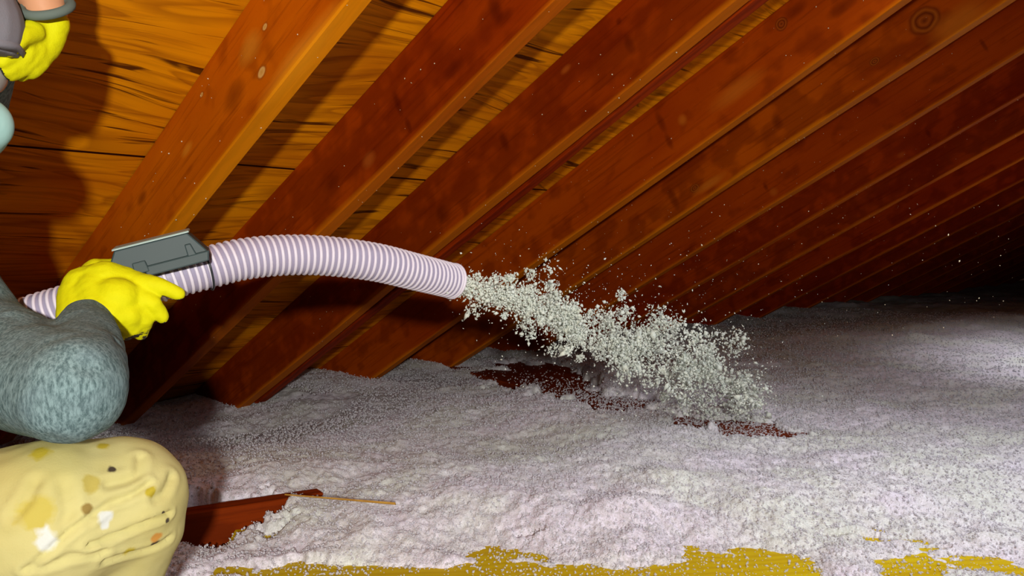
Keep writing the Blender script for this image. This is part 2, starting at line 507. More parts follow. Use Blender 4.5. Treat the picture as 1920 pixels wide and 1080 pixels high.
tag(bed, 'deep bed of lilac white loose fill insulation heaped over the attic floor', 'insulation', kind='stuff')

ra_, rb_ = ground(925, 680, -.485), ground(1500, 812, -.485)
c0_, c1_ = ground(370, 1115, -.495), ground(2400, 1010, -.495)
n1 = 230000
a_ = np.radians(RNG.uniform(2, 84, n1)); r_ = .9 + 5.2 * RNG.uniform(0, 1, n1) ** 1.5
P = np.stack([np.cos(a_) * r_, np.sin(a_) * r_], 1)
zt = terrain(P)
ok = (zt > DECK + .02) & ((zt > WALK_TOP) | (RNG.uniform(0, 1, n1) < .35) | (r_ > 2.0)) & ((np.column_stack([P, zt]) - CAMP) @ NN < P2 - .02)
P, zt, rk = P[ok], zt[ok], r_[ok]
pos = np.column_stack([P, np.maximum(zt, WALK_TOP - .0) + RNG.uniform(-.002, .004, len(P))])
pos[zt < WALK_TOP - .035, 2] = zt[zt < WALK_TOP - .035]
nl = 9000
lp = np.array([ground(x, y, -.46) for x, y in ((1180, 735), (1330, 770), (1400, 800), (1450, 760), (1350, 720), (1100, 720), (1000, 700), (430, 965), (600, 1030), (900, 1050), (1200, 1060), (1600, 1060))])
lw = np.array([.12, .16, .20, .25, .25, .14, .15, .06, .10, .12, .15, .15])
li = RNG.choice(12, nl, p=np.array([2, 3, 3, 3, 2, .8, .5, .25, .25, .5, .8, .7]) / 16.8)
lxy = lp[li] + RNG.normal(size=(nl, 2)) * lw[li][:, None]
lz = terrain(lxy)
for (bx0, bx1, bw, btop) in ((ra_, rb_, .22, CAM_Z - .490), (c0_, c1_, .30, WALK_TOP)):
    dd = bx1 - bx0; LL = np.linalg.norm(dd); dd = dd / LL; rel = lxy - bx0
    onb = (np.abs(rel @ np.array([-dd[1], dd[0]])) < bw) & (rel @ dd > 0) & (rel @ dd < LL)
    lz = np.where(onb, np.maximum(lz, btop), lz)
lk = lz > DECK + .05
pos = np.concatenate([pos, np.column_stack([lxy[lk], lz[lk] + .001])]); rk = np.concatenate([rk, np.linalg.norm(lxy[lk], axis=1) * 1.25])
P = pos
fv, ff = flakes(pos, RNG.uniform(.0012, .0044, len(P)) * np.clip(rk / 2.2, .8, 1.25))
tufts = link('insulation_tufts', mesh_np('insulation_tufts', fv, ff), TUFT, smooth=False)
tag(tufts, 'fine loose tufts of insulation lying on the surface of the heaped bed', 'insulation', kind='stuff')

# ------------------------------------------------------------------ boards in the foreground
yel = wood('yellow_plywood', (.56, .42, .006), (.48, .32, .005), (.40, .24, .004), use_obj_color=False, stretch=.6)
def plank_between(name, a, b, width, thick, top, mat, seed=0):
    a = np.array(a); b = np.array(b); d = b - a; L = float(np.linalg.norm(d)); ang = math.atan2(d[1], d[0])
    o = link(name, board(name, L, width, thick, None, seed=seed, seg=24), mat, smooth=False)
    mid = (a + b) / 2
    o.location = (mid[0], mid[1], top - thick); o.rotation_euler = (0, 0, ang)
    return o
c0 = ground(370, 1115, -.495); c1 = ground(2400, 1010, -.495)
yb = plank_between('plywood_board', c0 + FWD * -.0, c1, .60, .018, WALK_TOP, yel, 1)
tag(yb, 'yellow plywood board in the foreground dusted with insulation', 'board')
ja, jb = ground(250, 975, -.455), ground(560, 927, -.455)
red = wood('red_joist_wood', (.20, .026, .002), (.13, .015, .001), (.06, .006, .001), use_obj_color=False)
jo = plank_between('joist', ja + (ja - jb) * .6, jb + (jb - ja) * .14, .038, .14, CAM_Z - .452, red, 2)
tag(jo, 'red brown joist edge showing through the insulation beside the knee', 'joist')
ra, rb = ground(925, 680, -.485), ground(1500, 812, -.485)
rp = plank_between('wood_plank', ra, rb, .44, .02, CAM_Z - .490, red, 5)
tag(rp, 'red brown plank laid bare where the flying insulation lands', 'board')
sa, sb = ground(535, 931, -.43), ground(742, 948, -.43)
lath = simple('lath_wood', (.50, .28, .05), .6, .1, (60, .5, (.25, .10, .02)))
sl = plank_between('lath_strip', sa, sb, .006, .004, CAM_Z - .425, lath, 3)
tag(sl, 'thin tan lath strip lying on the insulation right of the knee', 'wood strip')

# ------------------------------------------------------------------ hose
def catmull(pts, n):
    pts = [np.array(p, float) for p in pts]
    pts = [2 * pts[0] - pts[1]] + pts + [2 * pts[-1] - pts[-2]]
    out = []
    for i in range(1, len(pts) - 2):
        p0, p1, p2, p3 = pts[i - 1:i + 3]
        for k in range(40):
            t = k / 40
            out.append(.5 * ((2 * p1) + (-p0 + p2) * t + (2 * p0 - 5 * p1 + 4 * p2 - p3) * t ** 2 + (-p0 + 3 * p1 - 3 * p2 + p3) * t ** 3))
    out.append(pts[-2]); out = np.array(out)
    s = np.concatenate([[0], np.cumsum(np.linalg.norm(np.diff(out, axis=0), axis=1))])
    q = np.linspace(0, s[-1], n)
    return np.stack([np.interp(q, s, out[:, k]) for k in range(3)], 1), s[-1]
def frames(c):
    t = np.gradient(c, axis=0); t /= np.linalg.norm(t, axis=1)[:, None]
    n = np.zeros_like(c); ref = np.array([0, 0, 1.0])
    n[0] = ref - t[0] * (ref @ t[0]); n[0] /= np.linalg.norm(n[0])
    for i in range(1, len(c)):
        v = n[i - 1] - t[i] * (n[i - 1] @ t[i]); n[i] = v / np.linalg.norm(v)
    return t, n, np.cross(t, n)
def sweep(c, rad, seg=32, cap=False):
    t, n, b = frames(c)
    a = np.linspace(0, 2 * PI, seg, endpoint=False)
    v = c[:, None] + (n[:, None] * np.cos(a)[None, :, None] + b[:, None] * np.sin(a)[None, :, None]) * np.asarray(rad).reshape(-1, 1, 1)
    i = np.arange(len(c) * seg).reshape(len(c), seg)
    j = np.roll(i, -1, 1)
    f = np.stack([i[:-1].ravel(), j[:-1].ravel(), j[1:].ravel(), i[1:].ravel()], 1)
    return v.reshape(-1, 3), f

HP = [W(-.93, -.555, 1.30), W(-.90, -.44, 1.27), W(-.84, -.25, 1.24), at(-30, 670, 1.215), at(40, 606, 1.20), at(110, 580, 1.20), at(200, 555, 1.205), at(300, 525, 1.22), at(385, 503, 1.25), at(450, 487, 1.275),
      at(520, 479, 1.305), at(600, 479, 1.34), at(700, 491, 1.39), at(780, 510, 1.45), at(849, 527, 1.52)]
NC = 900
hc, HLEN = catmull(HP, NC)
ht, hn, hb = frames(hc)
HR = .0295
hose = empty('blower_hose', Vector(hc[0]))
tag(hose, 'white ribbed flexible blower hose arching from the gloved hand and spraying insulation', 'hose')
wall_m = simple('hose_wall_plastic', (.30, .27, .38), .4, .3)
rib_m = simple('hose_rib_plastic', (.66, .61, .70), .45, .3)
v, f = sweep(hc, np.full(NC, HR), 40)
v2, f2 = sweep(hc, np.full(NC, HR - .0025), 40)
nv = len(v)
f2 = f2[:, ::-1] + nv
end = np.array([[(NC - 1) * 40 + k, (NC - 1) * 40 + (k + 1) % 40, nv + (NC - 1) * 40 + (k + 1) % 40, nv + (NC - 1) * 40 + k] for k in range(40)])
link('hose_wall', mesh_np('hose_wall', np.concatenate([v, v2]), np.concatenate([f, f2, end])), wall_m, hose)
PITCHR = .0098
turns = HLEN / PITCHR
nh = int(turns * 28)
s = np.linspace(0, 1, nh)
ci = s * (NC - 1)
def samp(a): return np.stack([np.interp(ci, np.arange(NC), a[:, k]) for k in range(3)], 1)
ph = 2 * PI * turns * s
hel = samp(hc) + (samp(hn) * np.cos(ph)[:, None] + samp(hb) * np.sin(ph)[:, None]) * (HR + .0006)
radial = (samp(hn) * np.cos(ph)[:, None] + samp(hb) * np.sin(ph)[:, None])
tt = samp(ht)
a8 = np.linspace(0, 2 * PI, 8, endpoint=False)
v = hel[:, None] + radial[:, None] * (np.cos(a8) * .0020)[None, :, None] + tt[:, None] * (np.sin(a8) * .0025)[None, :, None]
i_ = np.arange(nh * 8).reshape(nh, 8); j_ = np.roll(i_, -1, 1)
f = np.stack([i_[:-1].ravel(), i_[1:].ravel(), j_[1:].ravel(), j_[:-1].ravel()], 1)
link('helix_rib', mesh_np('helix_rib', v.reshape(-1, 3), f), rib_m, hose)
# end ring
k = NC - 1
ring_c = hc[k] + (hn[k][None] * np.cos(np.linspace(0, 2 * PI, 60))[:, None] + hb[k][None] * np.sin(np.linspace(0, 2 * PI, 60))[:, None]) * (HR + .0005)
v, f = sweep(ring_c, np.full(60, .0030), 8)
link('mouth_ring', mesh_np('mouth_ring', v, f), rib_m, hose)

# control box strapped on the hose
def near_idx(p): return int(np.argmin(np.linalg.norm(hc - p, axis=1)))
kb = near_idx(at(296, 527, 1.22))
T_ = at(388, 470, 1.20) - at(240, 508, 1.17); T_ /= np.linalg.norm(T_)
up_ = RM[:, 1] - T_ * (RM[:, 1] @ T_); up_ /= np.linalg.norm(up_)
S_ = np.cross(T_, up_)                       # towards the camera
if S_ @ (CAMP - hc[kb]) < 0: S_ = -S_
th_ = math.radians(8)
up2 = up_ * math.cos(th_) + S_ * math.sin(th_); S2 = S_ * math.cos(th_) - up_ * math.sin(th_)
box_o = at(296, 476, 1.185)
def bxyz(t, u, s_): return box_o + T_ * t + up2 * u + S2 * s_
def hexa(corners):      # 8 corners: bottom 4 then top 4
    return [tuple(c) for c in corners], [(0, 3, 2, 1), (4, 5, 6, 7), (0, 1, 5, 4), (1, 2, 6, 5), (2, 3, 7, 6), (3, 0, 4, 7)]
def frustum(t0, t1, s0, s1, u0, T0, T1, S0, S1, u1):
    return hexa([bxyz(t0, u0, s0), bxyz(t1, u0, s0), bxyz(t1, u0, s1), bxyz(t0, u0, s1), bxyz(T0, u1, S0), bxyz(T1, u1, S0), bxyz(T1, u1, S1), bxyz(T0, u1, S1)])
def solid(name, vf, mat, parent, bev=.002, seg=2):
    me = bpy.data.meshes.new(name); me.from_pydata([tuple(x) for x in vf[0]], [], vf[1]); me.update()
    bm = bmesh.new(); bm.from_mesh(me)
    bmesh.ops.recalc_face_normals(bm, faces=bm.faces)
    if bev: bmesh.ops.bevel(bm, geom=list(bm.edges), offset=bev, segments=seg, profile=.6, affect='EDGES')
    bm.to_mesh(me); bm.free()
    return link(name, me, mat, parent, smooth=False)
bx_m = simple('control_box_plastic', (.024, .043, .045), .5, .25, (25, .25, (.035, .058, .058)))
lid_m = simple('control_box_lid_plastic', (.26, .36, .33), .4, .5)
cb = solid('control_box', frustum(-.070, .066, -.030, .024, -.012, -.050, .046, -.027, .020, .020), bx_m, hose)
solid('lid', frustum(-.053, .049, -.030, .0225, .020, -.052, .048, -.029, .0215, .0225), lid_m, cb, .0008)
solid('saddle', frustum(-.020, .063, -.020, .030, -.024, -.020, .067, -.026, .027, -.010), bx_m, cb, .002)
solid('latch', frustum(-.034, -.014, .024, .029, -.018, -.033, -.016, .023, .028, -.002), bx_m, cb, .0015)
solid('clip', frustum(.038, .050, .022, .0285, -.012, .038, .046, .020, .026, .005), bx_m, cb, .0015)
kt = near_idx(at(388, 503, 1.25))
ang = np.linspace(0, 2 * PI, 70)
tie_c = hc[kt] + (hn[kt][None] * np.cos(ang)[:, None] + hb[kt][None] * np.sin(ang)[:, None]) * (HR + .0036)
v, f = sweep(tie_c, np.full(70, .0016), 8)
tie_m = simple('cable_tie_plastic', (.02, .025, .03), .4, .4)
link('cable_tie', mesh_np('cable_tie', v, f), tie_m, hose)

# ------------------------------------------------------------------ flying insulation
FLY = simple('flying_insulation_fibre', (.86, .92, .88), 1.0, 0.0, (60, .5, (.88, .84, .62)))
add_translucency(FLY, (.92, .96, .93), .40)
S0 = at(850, 527, 1.52); S1 = at(1050, 590, 1.80); S2_ = at(1210, 655, 2.10); S3 = at(1370, 735, 2.45)
path, _ = catmull([S0, S1, S2_, S3], 200)
def plume(n, spread, seed, tmin=0, tmax=1, clump=0.7):
    rg = np.random.default_rng(seed)
    nc = 150
    ct = rg.uniform(tmin, tmax, nc) ** .85
    cc = path[(ct * 199).astype(int)] + rg.normal(size=(nc, 3)) * (spread[0] + (spread[1] - spread[0]) * ct ** .8)[:, None]
    which = rg.integers(0, nc, n)
    wt = rg.uniform(.004, .022, nc) * (.35 + ct)
    p = cc[which] + rg.normal(size=(n, 3)) * wt[which][:, None]
    ct2 = ct[which]
    return p, ct2
p1, t1 = plume(8500, (.010, .066), 3)
for (qx, qy, qz, cnt, sp_, tc) in ((1060, 600, 1.82, 900, .018, .3), (1080, 625, 1.84, 400, .014, .3), (1165, 655, 2.0, 600, .020, .5), (1215, 640, 2.1, 500, .022, .55), (1240, 605, 2.1, 250, .02, .55),
                                   (1390, 735, 2.45, 900, .035, .9), (1320, 700, 2.3, 700, .03, .8), (1380, 640, 2.4, 200, .02, .9), (1180, 690, 2.05, 250, .016, .5)):
    p1 = np.concatenate([p1, at(qx, qy, qz) + RNG.normal(size=(cnt, 3)) * sp_]); t1 = np.concatenate([t1, np.full(cnt, tc)])
s1 = np.exp(RNG.normal(-6.02, .46, len(p1))) * (.8 + .55 * t1)
# the compact start of the jet
n2 = 2600
t2 = RNG.uniform(-.02, .30, n2) ** 1.0
b2 = path[(np.clip(t2, 0, 1) * 199).astype(int)] + RNG.normal(size=(n2, 3)) * (.011 + .03 * np.clip(t2, 0, 1))[:, None]
s2 = np.exp(RNG.normal(-5.9, .35, n2))
# wide dust
n3 = 900
t3 = RNG.uniform(.1, 1.0, n3)
b3 = path[(t3 * 199).astype(int)] + RNG.normal(size=(n3, 3)) * (.04 + .13 * t3)[:, None]
s3 = np.exp(RNG.normal(-6.5, .35, n3))
allp = np.concatenate([p1, b2, b3]); alls = np.concatenate([s1, s2, s3])
inside = ((allp - CAMP) @ NN < ROOF_P - .01) & (allp[:, 2] > terrain(allp[:, :2]) - .004)
fv, ff = flakes(allp[inside], alls[inside], 1.7)
pl = link('flying_insulation', mesh_np('flying_insulation', fv, ff), FLY, smooth=False)
tag(pl, 'plume of bright white insulation flakes flying from the hose mouth down to the heap', 'insulation', kind='stuff')

# flecks clinging to the rafters and drifting in the air
fp, fs = [], []
for k in range(420):
    X = RNG.choice([r[0] for r in RAFTERS[1:9]])
    D = RNG.uniform(.35, 2.2)
    if RNG.uniform() < .7:
        q = np.array([X - .021, 0, CAM_Z]) + DN * D + NN * (ROOF_P + RNG.uniform(.01, .17))
    else:
        q = np.array([X + RNG.uniform(-.018, .018), 0, CAM_Z]) + DN * D + NN * (ROOF_P - .001)
    fp.append(q); fs.append(math.exp(RNG.normal(-6.5, .35)))
for k in range(260):
    q = at(RNG.uniform(930, 1900), RNG.uniform(380, 640), RNG.uniform(1.7, 3.4))
    if (q - CAMP) @ NN < ROOF_P - .02 and q[2] > .4:
        fp.append(q); fs.append(math.exp(RNG.normal(-6.6, .4)))
fv, ff = flakes(np.array(fp), np.array(fs), 1.3)
fk = link('insulation_flecks', mesh_np('insulation_flecks', fv, ff), simple('fleck_fibre', (.72, .62, .42), 1, 0), smooth=False)
tag(fk, 'small pale insulation flecks clinging to the rafters and drifting in the air', 'insulation', kind='stuff')

# ------------------------------------------------------------------ the worker
def capsule(p0, r0, p1, r1, seg=20, rings=7):
    p0 = np.array(p0, float); p1 = np.array(p1, float)
    d = p1 - p0; L = np.linalg.norm(d); t = d / max(L, 1e-9)
    a = np.array([0, 0, 1.0]) if abs(t[2]) < .9 else np.array([1.0, 0, 0])
    n = np.cross(t, a); n /= np.linalg.norm(n); b = np.cross(t, n)
    prof = []
    for k in range(rings + 1):
        th = PI / 2 * k / rings
        prof.append((-r0 * math.cos(th), r0 * math.sin(th), 0))
    for k in range(rings + 1):
        th = PI / 2 * k / rings
        prof.append((r1 * math.sin(th), r1 * math.cos(th), 1))
    v = []; f = []
    an = np.linspace(0, 2 * PI, seg, endpoint=False)
    for (o_, r_, e) in prof:
        c = (p1 if e else p0) + t * o_
        for q in an: v.append(c + (n * math.cos(q) + b * math.sin(q)) * max(r_, 1e-5))
    m_ = len(prof)
    for i in range(m_ - 1):
        for k in range(seg):
            k2 = (k + 1) % seg
            f.append((i * seg + k, i * seg + k2, (i + 1) * seg + k2, (i + 1) * seg + k))
    f.append(tuple(range(seg - 1, -1, -1))); f.append(tuple((m_ - 1) * seg + k for k in range(seg)))
    return v, f
def ellipsoid(c, axes, seg=28, rings=18):
    c = np.array(c, float); ax = [np.array(a, float) for a in axes]
    v = []; f = []
    for i in range(rings + 1):
        th = PI * i / rings
        for k in range(seg):
            ph_ = 2 * PI * k / seg
            s_ = max(math.sin(th), 1e-4)
            v.append(c + ax[0] * s_ * math.cos(ph_) + ax[1] * s_ * math.sin(ph_) + ax[2] * math.cos(th))
    for i in range(rings):
        for k in range(seg):
            k2 = (k + 1) % seg
            f.append((i * seg + k, (i + 1) * seg + k, (i + 1) * seg + k2, i * seg + k2))
    f.append(tuple(range(seg))); f.append(tuple((rings) * seg + k for k in range(seg - 1, -1, -1)))
    return v, f
def grow(name, shapes, voxel, smooth_it=6, factor=.6):
    "melt overlapping solids into one continuous surface"
    vv, ff_, off = [], [], 0
    for v, f in shapes:
        vv += [tuple(x) for x in v]; ff_ += [tuple(i + off for i in q) for q in f]; off += len(v)
    me = bpy.data.meshes.new(name + '_raw'); me.from_pydata(vv, [], ff_); me.update()
    bm = bmesh.new(); bm.from_mesh(me); 
    bmesh.ops.recalc_face_normals(bm, faces=bm.faces); bm.to_mesh(me); bm.free()
    tmp = bpy.data.objects.new('tmp', me); C.objects.link(tmp)
    r = tmp.modifiers.new('r', 'REMESH'); r.mode = 'VOXEL'; r.voxel_size = voxel
    if smooth_it:
        s_ = tmp.modifiers.new('s', 'SMOOTH'); s_.factor = factor; s_.iterations = smooth_it
    bpy.context.view_layer.update()
    ev = tmp.evaluated_get(bpy.context.evaluated_depsgraph_get())
    out = bpy.data.meshes.new_from_object(ev); out.name = name
    bpy.data.objects.remove(tmp); bpy.data.meshes.remove(me)
    return out
def getv(me):
    a = np.empty(len(me.vertices) * 3, np.float32); me.vertices.foreach_get('co', a)
    b = np.empty(len(me.vertices) * 3, np.float32); me.vertices.foreach_get('normal', b)
    return a.reshape(-1, 3).astype(float), b.reshape(-1, 3).astype(float)
def setv(me, v):
    me.vertices.foreach_set('co', v.astype(np.float32).ravel()); me.update()
def seg_dist(p, a, b):
    a = np.array(a); b = np.array(b); d = b - a
    t = np.clip(((p - a) @ d) / (d @ d), 0, 1)
    return np.linalg.norm(p - (a + t[:, None] * d), axis=1), t
def crease(v, nrm, pts, width, depth):
    "a fold: a groove along a polyline with a soft ridge beside it"
    best = np.full(len(v), 1e9)
    for a, b in zip(pts[:-1], pts[1:]):
        d, _ = seg_dist(v, a, b); best = np.minimum(best, d)
    amt = -depth * np.exp(-(best / width) ** 2) + .45 * depth * np.exp(-((best - 2.1 * width) / (1.1 * width)) ** 2)
    return v + nrm * amt[:, None]

# joints, metres right / up / ahead of the camera
J = dict(head=W(-.730, .268, 1.02), neck=W(-.80, .07, 1.13), chest=W(-.84, -.06, 1.15), belly=W(-.93, -.22, 1.12), hip=W(-1.0, -.36, 1.05),
         rsh=W(-.68, -.072, 1.09), relb=at(136, 732, .885), rwr=at(166, 600, 1.115),
         lsh=W(-.80, .15, 1.19), lelb=W(-.61, .49, 1.05), lwr=at(86, 26, 1.10),
         rhip=W(-.98, -.36, .97), rknee=at(226, 938, .99), rank=W(-.63, -.53, 1.09),
         lhip=W(-1.04, -.37, 1.15), lknee=W(-.80, -.51, 1.42), lank=W(-1.15, -.53, 1.48))
person = empty('person', Vector((J['hip'][0], J['hip'][1], DECK)))
tag(person, 'worker in grey shirt, khaki trousers, cap and yellow gloves crouching and holding the hose', 'person')

skin = simple('skin', (.62, .30, .16), .5, .3, (40, .25, (.50, .20, .10)), (300, .1, .001))
# head frame: looks to the right of the picture and a little down
hf = RM @ np.array([.95, -.20, -.12]); hf /= np.linalg.norm(hf)
hu = RM @ np.array([.20, .97, .05]); hu -= hf * (hu @ hf); hu /= np.linalg.norm(hu)
hs = np.cross(hf, hu)                                   # towards the wearer's right or left
H = J['head']
def hp(f_, u_, s_): return H + hf * f_ + hu * u_ + hs * s_
shapes = [ellipsoid(hp(-.012, .035, 0), (hf * .094, hs * .076, hu * .088)), ellipsoid(hp(.020, -.035, 0), (hf * .068, hs * .060, hu * .082)),
          ellipsoid(hp(.052, -.082, 0), (hf * .028, hs * .030, hu * .026)),
          capsule(hp(.083, .012, 0), .009, hp(.102, -.028, 0), .013), capsule(hp(.074, .032, -.03), .012, hp(.074, .032, .03), .012),
          capsule(hp(.072, -.058, -.016), .009, hp(.072, -.058, .016), .009),
          ellipsoid(hp(-.01, -.005, .076), (hf * .017, hs * .008, hu * .031)), ellipsoid(hp(-.01, -.005, -.076), (hf * .017, hs * .008, hu * .031)),
          capsule(hp(-.02, -.06, 0), .056, J['neck'], .058), capsule(J['neck'], .07, J['chest'], .11), capsule(J['chest'], .12, J['belly'], .115), capsule(J['belly'], .115, J['hip'], .12),
          capsule(J['neck'], .055, J['rsh'], .05), capsule(J['neck'], .055, J['lsh'], .05),
          capsule(J['rsh'], .048, at(55, 708, .97), .044), capsule(at(55, 708, .97), .044, J['relb'], .038), capsule(J['relb'], .038, J['rwr'], .026), capsule(J['lsh'], .048, J['lelb'], .036), capsule(J['lelb'], .036, J['lwr'], .026),
          capsule(J['rhip'], .085, J['rknee'], .055), capsule(J['rknee'], .055, J['rank'], .036), capsule(J['lhip'], .085, J['lknee'], .055), capsule(J['lknee'], .055, J['lank'], .036),
          capsule(J['hip'], .11, J['rhip'], .085), capsule(J['hip'], .11, J['lhip'], .085)]
link('body', grow('body', shapes, .007, 3), skin, person)
eye_w = simple('eye_white', (.8, .8, .78), .2, .5); eye_d = simple('eye_iris', (.05, .03, .02), .2, .5)
for sgn in (-1, 1):
    e = link('eye', grow('eye', [ellipsoid(hp(.071, .012, sgn * .031), (hf * .013, hs * .015, hu * .011))], .002, 1), eye_w, person)
    link('iris', grow('iris', [ellipsoid(hp(.080, .012, sgn * .031), (hf * .005, hs * .006, hu * .006))], .0012, 1), eye_d, e)
hair_m = simple('hair', (.10, .05, .02), .7, .2, (120, .7, (.03, .015, .008)), (200, .6, .003))
link('hair', grow('hair', [ellipsoid(hp(-.035, .010, 0), (hf * .082, hs * .081, hu * .075))], .004, 2), hair_m, person)

# cap: a crown with a short brim
cap_m = simple('cap_cloth', (.22, .22, .25), .9, .1, (90, .5, (.24, .23, .26)), (500, .3, .001))
crown = ellipsoid(hp(.004, .062, 0), (hf * .120, hs * .096, hu * .088))
cap_me = grow('crown', [crown], .004, 2)
v, n = getv(cap_me)
lowf = (v - H) @ hu
cut = .040 + .10 * ((v - H) @ hf) * -.2
v = v - hu[None] * np.minimum(lowf - .040, 0)[:, None] * .86
for s_ in (-.04, 0, .04):
    v = crease(v, n, [hp(-.10, .10, s_ * .3), hp(0, .155, s_), hp(.10, .10, s_ * 1.5)], .0025, .0012)
setv(cap_me, v)
cap = link('cap', cap_me, cap_m, person)
br = []
bf = []
nb = 24
for i in range(nb + 1):
    a = -1.15 + 2.3 * i / nb
    for (rr_, dz) in ((.085, .070), (.110, .064), (.122, .052), (.120, .045), (.108, .055), (.085, .058)):
        br.append(hp(math.cos(a) * rr_ * 1.0 + .004, dz - .012 * abs(math.sin(a)), math.sin(a) * rr_ * .80))
for i in range(nb):
    for k in range(6):
        k2 = (k + 1) % 6
        bf.append((i * 6 + k, i * 6 + k2, (i + 1) * 6 + k2, (i + 1) * 6 + k))
bf.append(tuple(range(5, -1, -1))); bf.append(tuple(nb * 6 + k for k in range(6)))
me = bpy.data.meshes.new('brim'); me.from_pydata([tuple(x) for x in br], [], bf); me.update()
bm = bmesh.new(); bm.from_mesh(me); bmesh.ops.recalc_face_normals(bm, faces=bm.faces); bm.to_mesh(me); bm.free()
link('brim', me, cap_m, cap)

# goggles, mask
gog_m, nt, b = newmat('goggle_plastic'); b.inputs['Base Color'].default_value = (.62, .60, .58, 1); b.inputs['Roughness'].default_value = .15
b.inputs['Transmission Weight'].default_value = .45
gog = link('goggles', grow('goggles', [ellipsoid(hp(.078, .010, -.028), (hf * .024, hs * .036, hu * .025)), ellipsoid(hp(.078, .010, .028), (hf * .024, hs * .036, hu * .025))], .0022, 4), gog_m, person)
strap_m = simple('elastic_strap', (.70, .66, .62), .8, .1)
def loop(pts, r, name, mat, par, n=80, seg=8):
    c, _ = catmull(pts, n); v, f = sweep(c, np.full(n, r), seg); return link(name, mesh_np(name, v, f), mat, par)
loop([hp(.082, .012, .060), hp(.05, .014, .074), hp(-.01, .020, .086), hp(-.07, .022, .062), hp(-.118, .022, 0), hp(-.07, .022, -.062), hp(-.01, .020, -.086), hp(.05, .014, -.074), hp(.082, .012, -.060)], .0035, 'strap', strap_m, gog)
mask_m = simple('respirator_cloth', (.28, .48, .46), .75, .2, (50, .4, (.34, .50, .48)), (260, .2, .001))
mk = link('respirator_mask', grow('respirator_mask', [ellipsoid(hp(.078, -.055, 0), (hf * .052, hs * .050, hu * .048)), ellipsoid(hp(.10, -.05, 0), (hf * .036, hs * .026, hu * .034))], .003, 4), mask_m, person)
loop([hp(.115, -.090, .018), hp(.134, -.103, .022), hp(.139, -.120, .020), hp(.128, -.134, .018), hp(.10, -.130, .018), hp(.06, -.12, .03), hp(.0, -.07, .074)], .0022, 'strap', strap_m, mk)

# gloves
YEL = simple('glove_knit', (.62, .60, .001), .75, .15, (70, .22, (.50, .46, .001)), (420, .35, .0012))
BLK = simple('glove_rubber', (.030, .026, .012), .5, .3)
def glove(name, shapes, palm_dir, thr, label=None):
    me = grow(name, shapes, .0021, 9, .55)
    me.materials.append(YEL); me.materials.append(BLK)
    v, n = getv(me)
    v = v + n * (fbm(v * 55, 3, 8) * .0011)[:, None]
    setv(me, v)
    no = np.empty(len(me.polygons) * 3, np.float32); me.polygons.foreach_get('normal', no); no = no.reshape(-1, 3)
    mi = (no @ palm_dir > thr).astype(np.int32)
    me.polygons.foreach_set('material_index', mi)
    o = link(name, me, None, person)
    return o
def seg_chain(pts, radii):
    return [capsule(pts[i], radii[i], pts[i + 1], radii[i + 1], 16, 5) for i in range(len(pts) - 1)]
# right hand over the hose: back of the hand faces the camera
sh = []
wr = J['rwr']
sh += seg_chain([at(150, 592, 1.125), at(152, 556, 1.145)], [.030, .030])
sh += seg_chain([at(190, 588, 1.115), at(180, 548, 1.14)], [.026, .030])
sh += seg_chain([at(158, 540, 1.15), at(200, 528, 1.150), at(258, 538, 1.155)], [.029, .029, .021])      # upper back of the hand
sh += seg_chain([at(180, 560, 1.135), at(222, 560, 1.130), at(258, 560, 1.150)], [.027, .029, .020])
sh += seg_chain([at(212, 585, 1.120), at(238, 592, 1.128)], [.024, .020])
sh += seg_chain([at(256, 530, 1.150), at(298, 536, 1.150), at(334, 551, 1.158)], [.0155, .0125, .0098])     # forefinger
sh += seg_chain([at(256, 556, 1.140), at(287, 570, 1.142), at(304, 594, 1.152)], [.0165, .0120, .0095])     # middle
sh += seg_chain([at(250, 580, 1.135), at(270, 600, 1.142), at(264, 626, 1.160)], [.0165, .0125, .0100])    # ring
sh += seg_chain([at(234, 596, 1.125), at(248, 614, 1.135), at(236, 624, 1.165)], [.0160, .0130, .0110])     # little
sh += seg_chain([at(160, 530, 1.160), at(180, 504, 1.175), at(215, 503, 1.200), at(246, 512, 1.235)], [.020, .015, .013, .011])         # thumb over the top
glove('right_glove', sh, RM @ np.array([.12, -.95, -.25]), .74)
# cuff ring where the knit ends on the sleeve
def cuff(center, axis, r, name, tube=.0042, mat=YEL, par=None, wob=.0):
    axis = axis / np.linalg.norm(axis)
    a = np.array([0, 0, 1.0]); n_ = np.cross(axis, a); n_ /= np.linalg.norm(n_); b_ = np.cross(axis, n_)
    q = np.linspace(0, 2 * PI, 60)
    c = center + (n_[None] * np.cos(q)[:, None] + b_[None] * np.sin(q)[:, None]) * r
    v, f = sweep(c, np.full(60, tube), 8)
    return link(name, mesh_np(name, v, f), mat, par)
# left hand raised to the goggles
sh = []
sh += seg_chain([at(86, 36, 1.10), at(88, 62, 1.10)], [.025, .022])
sh += seg_chain([at(98, 48, 1.10), at(76, 96, 1.10)], [.020, .018])
sh += seg_chain([at(68, 50, 1.09), at(62, 100, 1.09)], [.022, .020])
sh += seg_chain([at(100, 44, 1.10), at(84, 90, 1.10), at(58, 128, 1.09)], [.020, .018, .014])
sh += seg_chain([at(84, 76, 1.10), at(64, 112, 1.10), at(40, 138, 1.09)], [.016, .0125, .010])
sh += seg_chain([at(66, 92, 1.085), at(48, 122, 1.08), at(22, 138, 1.07)], [.016, .0125, .010])
sh += seg_chain([at(52, 92, 1.075), at(36, 118, 1.07), at(12, 130, 1.06)], [.015, .012, .010])
sh += seg_chain([at(44, 84, 1.07), at(26, 104, 1.06), at(4, 116, 1.05)], [.014, .011, .009])
sh += seg_chain([at(60, 60, 1.07), at(38, 72, 1.05), at(18, 92, 1.04)], [.015, .012, .010])
lg = glove('left_glove', sh, RM @ np.array([-.80, -.35, .45]), .55)
